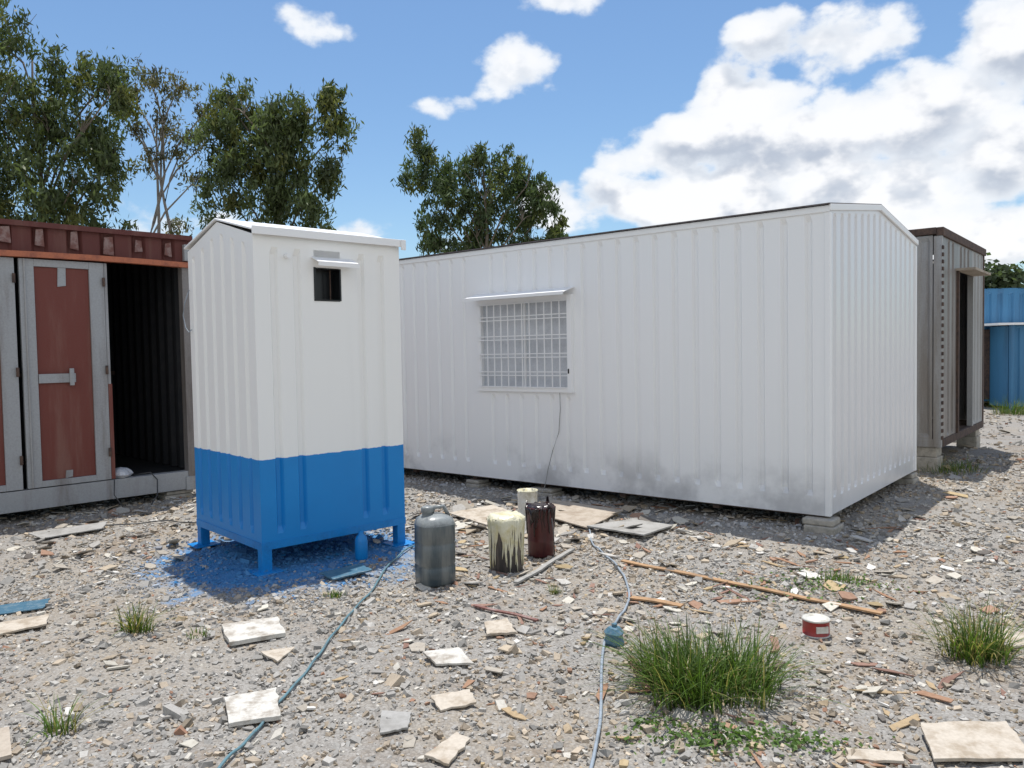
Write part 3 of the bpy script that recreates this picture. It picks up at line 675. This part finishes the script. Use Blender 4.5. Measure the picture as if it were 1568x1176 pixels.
# ------------------------------------------------------------ grass
def tuft(name,cx,cy,rad,h,n,flop=.7,dry=.12,w=.0028,nc=1,cs=.22):
    cl=NR.normal(0,1,(nc,2)).clip(-1.3,1.3)*rad*cs if nc>1 else np.zeros((1,2)); ci=NR.integers(0,nc,n); rc=rad*(.5 if nc==1 else .22)
    a=NR.uniform(0,2*np.pi,n); rr=rc*NR.random(n)**.6; bx=cx+cl[ci,0]*1.2+rr*np.cos(a)*1.1; by=cy+cl[ci,1]*.8+rr*np.sin(a)*.8
    aa=np.where(NR.random(n)<.5,np.arctan2(by-cy,bx-cx),a)
    hs=NR.uniform(.75,1.15,nc)[ci]
    l=h*hs*np.clip(NR.normal(.95,.33,n),.3,1.8); d=aa+NR.normal(0,.7,n); fl=flop*NR.uniform(.1,1.5,n)*(.5+.6*rr/(rc+1e-6))
    ww=w*NR.uniform(.6,1.3,n); seg=6; V=np.zeros((n,seg*2,3))
    for s in range(seg):
        f=s/(seg-1); ext=l*fl*f**1.5; z=l*(f-.42*fl*f**2.2)
        px=bx+np.cos(d)*ext; py=by+np.sin(d)*ext; pz=H(bx,by)+z
        wd=ww*(1-f)**.6+.0004
        V[:,s*2,0]=px-np.sin(d)*wd;V[:,s*2,1]=py+np.cos(d)*wd;V[:,s*2,2]=pz
        V[:,s*2+1,0]=px+np.sin(d)*wd;V[:,s*2+1,1]=py-np.cos(d)*wd;V[:,s*2+1,2]=pz
    f0=np.array([[2*s,2*s+1,2*s+3,2*s+2] for s in range(seg-1)])
    F=(f0[None]+(seg*2)*np.arange(n)[:,None,None]).reshape(-1,4)
    col=np.array([.085,.145,.028])[None]*NR.uniform(.45,1.45,n)[:,None]; dr=NR.random(n)<dry; col[dr]=np.array([.32,.28,.12])
    C=np.repeat(col,seg*2,0)
    return npmesh(name,V.reshape(-1,3),F,4,M['grass'],C)
tuft('grass_tuft',.88,3.45,.60,.235,1500,.95,nc=12,cs=.2)
tuft('grass_tuft',2.26,3.86,.44,.25,420,.85,.35,nc=7,cs=.14)
tuft('grass_tuft',-2.17,4.42,.24,.16,130,.9,.3,nc=3,cs=.12)
tuft('grass_tuft',-1.91,3.22,.12,.12,55,.9,.3)
tuft('grass_tuft',-1.78,4.35,.12,.04,40,.7)
tuft('grass_tuft',-1.17,5.0,.2,.04,60,.7,nc=4)
tuft('grass_tuft',.21,5.04,.15,.06,50,.7,.4,nc=3)
tuft('grass_tuft',2.02,5.08,.4,.06,150,.7,nc=6)
tuft('grass_tuft',5.4,9.5,1.0,.12,350,.7,.3,nc=8)
tuft('grass_tuft',10.9,17.1,.8,.3,400,.7)
def weeds(name,cx,cy,sx,sy,n):
    x=cx+NR.normal(0,sx,n); y=cy+NR.normal(0,sy,n); s=NR.uniform(.005,.012,n)
    q=np.array([[-1,-.6,0],[1,-.6,0],[1,.6,0],[-1,.6,0]])
    v=q[None]*s[:,None,None]; v=np.einsum('nij,nkj->nki',rotmats(n,.5),v)+np.stack([x,y,H(x,y)+NR.uniform(.008,.03,n)],-1)[:,None,:]
    col=np.array([.10,.175,.038])[None]*NR.uniform(.6,1.3,n)[:,None]
    npmesh(name,v.reshape(-1,3),(np.arange(4)[None]+4*np.arange(n)[:,None]),4,M['grass'],np.repeat(col,4,0))
weeds('low_weeds',.80,3.05,.15,.06,450); weeds('low_weeds',1.1,3.0,.12,.05,160); weeds('low_weeds',2.05,5.0,.2,.12,250); weeds('low_weeds',.55,3.2,.05,.05,60)
weeds('low_weeds',1.7,4.9,.3,.2,120)
# ------------------------------------------------------------ trees
def tree(name,X0,Y0,lobes,dens=300,bark='bark',leafcol=(.095,.125,.050),leaf=.24,trunks=1,trr=.2,spread=.42,grow=1.0):
    e=empty(name,(X0,Y0,0)); mb=MB()
    zs=[l[1] for l in lobes]; zmin=min(zs)
    for k in range(trunks):
        bx=X0+(k-(trunks-1)/2)*.7; grp=[l for i,l in enumerate(lobes) if i%trunks==k]
        mx=sum(l[0] for l in grp)/len(grp); topz=max(l[1] for l in grp); fz=zmin*.75
        tp=[(bx,Y0,-.1),(bx+.1*mx,Y0+.1,fz*.5),(bx+.25*mx,Y0,fz),(X0+mx*.6,Y0+.1,(fz+topz)/2),(X0+mx*.8,Y0,topz)]
        P=[];rad=[]
        for i in range(4):
            for q in range(4):
                f=q/4; a,b2=tp[i],tp[i+1]; P.append(tuple(a[j]+(b2[j]-a[j])*f for j in range(3))); g=(i+f)/4; rad.append(trr*(1-g)**1.1+.02)
        P=[(p[0]+.06*math.sin(p[2]*1.1+k),p[1],p[2]) for p in P]
        mb.tube(P,rad,bark,8)
        for l in grp:
            tx,tz,r=l[0],l[1],l[2]; ty=Y0+R.uniform(-.8,.8)*r
            sz=max(fz*.9,tz-1.5-abs(tx-mx)*.9); 
            i0=min(range(len(P)),key=lambda i:abs(P[i][2]-sz)); s=P[i0]
            c1=(s[0]*.6+(X0+tx)*.4,(s[1]+ty)/2,s[2]*.5+tz*.5)
            ends=[(X0+tx+R.uniform(-.6,.6)*r,ty+R.uniform(-.4,.4)*r,tz+R.uniform(-.2,.7)*r) for _ in range(5)]
            mb.tube([s,c1,(X0+tx,ty,tz-.3*r)],[min(rad[i0]*.5,.055),.035,.02],bark,6,cap=False)
            for en in ends: mb.tube([(X0+tx,ty,tz-.3*r),((X0+tx+en[0])/2,(ty+en[1])/2+.1,(tz-.3*r+en[2])/2+.08),en],[.018,.013,.006],bark,5,cap=False)
    mb.build('trunk_and_limbs',e)
    VV=[];CC=[]
    for (lx,lz,r) in lobes:
        r=r*grow; ly=R.uniform(-.6,.6)*r
        ncl=max(8,int(19*r)); 
        for _ in range(ncl):
            d=NR.normal(0,1,3); d/=np.linalg.norm(d); q=r*NR.uniform(.2,1.12)
            cx,cy,cz=X0+lx+d[0]*q,Y0+ly+d[1]*q*1.1,lz+d[2]*q*.95
            cr=NR.uniform(.22,.50)*(.6+.4*r)*(spread/.42); n=int(dens*cr*NR.uniform(.3,.8))+12
            p=NR.normal(0,.42,(n,3)); p[:,2]=p[:,2]*.9-np.abs(NR.normal(0,.55,n)); p[:,0]+=.15*p[:,2]
            pos=p*cr+np.array([cx,cy,cz])
            L_=leaf*NR.uniform(.6,1.3,n); Wd=L_*NR.uniform(.20,.36,n)
            q4=np.array([[-.5,0,0],[0,-.5,0],[.5,0,0],[0,.5,0]])
            v=q4[None]*np.stack([L_,Wd,L_],-1)[:,None,:]
            a=NR.uniform(0,2*np.pi,n); el=NR.normal(-.85,.5,n)
            ex=np.stack([np.cos(a)*np.cos(el),np.sin(a)*np.cos(el),np.sin(el)],-1)
            u=NR.normal(0,1,(n,3)); ey=np.cross(ex,u); ey/=np.linalg.norm(ey,axis=1)[:,None]
            w=pos[:,None,:]+ex[:,None,:]*v[:,:,0:1]+ey[:,None,:]*v[:,:,1:2]
            VV.append(w.reshape(-1,3))
            g=NR.uniform(.6,1.35); col=np.array(leafcol)*g
            if NR.random()<.2: col=col*np.array([1.35,1.12,.85])
            cc=col[None]*NR.uniform(.7,1.35,n)[:,None]; CC.append(np.repeat(cc,4,0))
    V=np.concatenate(VV); C=np.concatenate(CC); n=len(V)//4
    npmesh('foliage',V,(np.arange(4)[None]+4*np.arange(n)[:,None]),4,M['leaf'],C,parent=e)
    return n
T1=[(-1.3,12.4,1.5),(-2.8,10.9,1.8),(-.54,10.0,1.4),(.97,10.8,.9),(2.1,11.0,.8),(2.6,10.2,.6),(1.7,9.2,1.2),(-.2,7.9,1.5),(1.5,7.4,1.1),(-1.9,7.4,1.7),(.65,6.2,1.2),(2.4,8.1,.7),(-1.2,5.6,1.2),(1.7,5.9,.9),(-3.8,8.8,1.5),(-3.6,6.4,1.4),(.5,9.2,.9),(-1.6,9.0,1.2)]
tree('eucalyptus_tree',-15.3,26,T1,dens=330)
T2=[(.12,12.1,.75),(1.25,11.76,.75),(-.62,11.5,.6),(.62,10.5,.7),(1.87,9.9,.75),(.12,9.1,.5),(1.6,8.3,.5),(-1.1,11,.4),(2.0,11.0,.6),(.9,6.6,.45),(-.3,10.3,.45),(1.1,9.3,.4)]
tree('eucalyptus_tree',-13.5,30,T2,dens=150,bark='barkpale',leafcol=(.12,.12,.065),trunks=3,trr=.12,leaf=.2,spread=.38)
T3=[(-1.62,10.7,.85),(-.9,10.2,.95),(-1.85,9.37,.95),(0,9.8,.95),(1.0,9.75,.9),(1.95,10.6,.75),(2.05,9.6,.75),(-.7,8.6,1.2),(.8,8.5,1.15),(-1.6,7.3,1.0),(-.2,6.9,1.1),(1.3,7.0,.95),(1.8,8.1,.7),(-1.9,6.0,.8),(.9,5.6,.9),(-.7,5.5,.9),(-1.9,8.3,.7),(.2,7.7,.9),(.4,9.2,.9)]
tree('eucalyptus_tree',-8.15,28,T3,dens=330)
T4=[(-2.5,10.3,.7),(-2.75,9.3,.8),(-1.6,9.1,.95),(-.28,9.7,.85),(.85,9.4,1.0),(1.8,8.85,.9),(2.6,7.9,.75),(0,8.3,1.35),(-1.8,7.6,1.0),(1.55,7.4,1.15),(-.4,6.8,1.15),(2.9,6.8,.6),(-2.3,6.6,.75),(-1.4,5.8,.8),(1,5.8,1.0),(2.0,6.3,.75)]
tree('eucalyptus_tree',-1.0,34,T4,leafcol=(.080,.115,.050),leaf=.27,dens=310)
def mass(name,spots):
    VV=[];CC=[]
    for (x,y,z,r) in spots:
        n=int(500*r); p=NR.normal(0,.45,(n,3)); p*=np.array([1.3,1,.8])*r
        pos=p+np.array([x,y,z]); L_=.55
        q4=np.array([[-.5,0,0],[0,-.3,0],[.5,0,0],[0,.3,0]])*L_
        v=np.einsum('nij,kj->nki',rotmats(n,.9),q4)+pos[:,None,:]
        VV.append(v.reshape(-1,3)); col=np.array([.07,.095,.05])*NR.uniform(.7,1.2); CC.append(np.repeat(col[None]*NR.uniform(.7,1.3,n)[:,None],4,0))
    V=np.concatenate(VV); C=np.concatenate(CC); n=len(V)//4
    npmesh(name,V,(np.arange(4)[None]+4*np.arange(n)[:,None]),4,M['leaf'],C)
sp=[]
for x in np.arange(30,60,1.5):
    hh=5.6+1.6*math.sin(x*.9)+R.uniform(-.5,.9)
    for z in (hh,hh-1.6,hh-3.2): sp.append((x+R.uniform(-.6,.6),62+R.uniform(-2,2),z,R.uniform(1.0,1.6)))
for x in np.arange(-75,28,3):
    hh=2.0+.8*math.sin(x*.7)
    for z in (hh,hh-1.4): sp.append((x,70,z,1.6))
mass('distant_trees',sp)
# ------------------------------------------------------------ world
w=bpy.data.worlds.new("World"); scene.world=w; w.use_nodes=True; t=NT(w.node_tree)
for n in list(t.n): t.n.remove(n)
out=t.n.new('ShaderNodeOutputWorld')
EL=76
sky=t.n.new('ShaderNodeTexSky'); sky.sky_type='NISHITA'; sky.sun_disc=False; sky.sun_elevation=math.radians(EL); sky.sun_rotation=0
sky.air_density=1.15; sky.dust_density=.3; sky.ozone_density=3
bgs=t.n.new('ShaderNodeBackground'); t.l.new(t.mix(1,sky.outputs[0],(.84,.95,1.03),'MULTIPLY'),bgs.inputs[0]); bgs.inputs[1].default_value=.128
tc=t.n.new('ShaderNodeTexCoord'); d=tc.outputs['Generated']; s=t.sep(d)
az=t.math('MULTIPLY',t.math('ARCTAN2',s[0],s[1]),57.2958); el=t.math('MULTIPLY',t.math('ARCSINE',s[2]),57.2958)
cb=t.n.new('ShaderNodeCombineXYZ'); t.l.new(az,cb.inputs[0]); t.l.new(el,cb.inputs[1]); P2=cb.outputs[0]
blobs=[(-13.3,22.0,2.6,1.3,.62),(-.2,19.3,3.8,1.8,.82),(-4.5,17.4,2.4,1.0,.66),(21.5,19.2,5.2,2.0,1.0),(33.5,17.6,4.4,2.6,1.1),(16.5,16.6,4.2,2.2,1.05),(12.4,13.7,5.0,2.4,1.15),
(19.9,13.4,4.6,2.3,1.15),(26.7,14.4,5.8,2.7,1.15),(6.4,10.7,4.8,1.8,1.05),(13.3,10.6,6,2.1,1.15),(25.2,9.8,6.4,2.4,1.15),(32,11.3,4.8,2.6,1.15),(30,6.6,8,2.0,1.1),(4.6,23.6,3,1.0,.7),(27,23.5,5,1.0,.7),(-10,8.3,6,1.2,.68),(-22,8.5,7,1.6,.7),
(50,14,12,6,1.1),(-60,20,14,5,.9),(105,25,30,15,1.2),(-105,28,28,13,1.15),(150,30,34,19,1.25),(-160,32,38,21,1.25)]  # this row: unseen clouds beside and behind camera, added to fill shaded walls
F=None
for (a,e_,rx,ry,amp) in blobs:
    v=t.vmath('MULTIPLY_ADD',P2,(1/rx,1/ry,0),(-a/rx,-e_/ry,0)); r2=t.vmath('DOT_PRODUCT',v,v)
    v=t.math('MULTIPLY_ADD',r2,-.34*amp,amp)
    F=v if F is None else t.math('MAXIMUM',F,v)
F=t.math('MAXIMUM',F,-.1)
vm=t.vscale(d,(1,1,1.45))
fb=t.noise(10,vm,9,.52,.0)
off=t.vmath('ADD',vm,(0,.0,.045))
fb2=t.noise(10,off,4,.5,.0)
dens=t.math('ADD',F,t.math('MULTIPLY',t.math('SUBTRACT',fb,.5),2.5))
cover=t.ramp(dens,.46,.76)
lit=t.math('SUBTRACT',fb,fb2)
sh=t.ramp(lit,-.13,.06)
deep=t.ramp(dens,.55,1.1)
cc1=t.mix(sh,(.50,.55,.64),(.98,.98,.99))
cc2=t.mix(deep,(.86,.90,.95),cc1)
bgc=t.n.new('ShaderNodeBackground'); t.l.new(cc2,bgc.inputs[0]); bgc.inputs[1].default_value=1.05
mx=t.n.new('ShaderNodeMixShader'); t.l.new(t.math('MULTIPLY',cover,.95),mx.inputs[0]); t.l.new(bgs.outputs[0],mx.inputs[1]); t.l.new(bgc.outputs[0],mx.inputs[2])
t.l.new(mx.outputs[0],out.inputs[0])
sl=bpy.data.lights.new('sun','SUN'); sl.energy=4.9; sl.angle=math.radians(.5); sl.color=(1,.965,.91)
so=bpy.data.objects.new('sun',sl); so.rotation_euler=(-math.radians(90-EL),0,0); scene.collection.objects.link(so)
cam=bpy.data.cameras.new('camera'); cam.sensor_width=36; cam.lens=36*1205/1568; cam.clip_end=3000; cam.clip_start=.05
co=bpy.data.objects.new('camera',cam); scene.collection.objects.link(co)
co.matrix_world=Matrix.Translation((0,0,1.55))@Matrix.Rotation(math.radians(90-2.3),4,'X')@Matrix.Rotation(math.radians(-1.03),4,'Z')
scene.camera=co
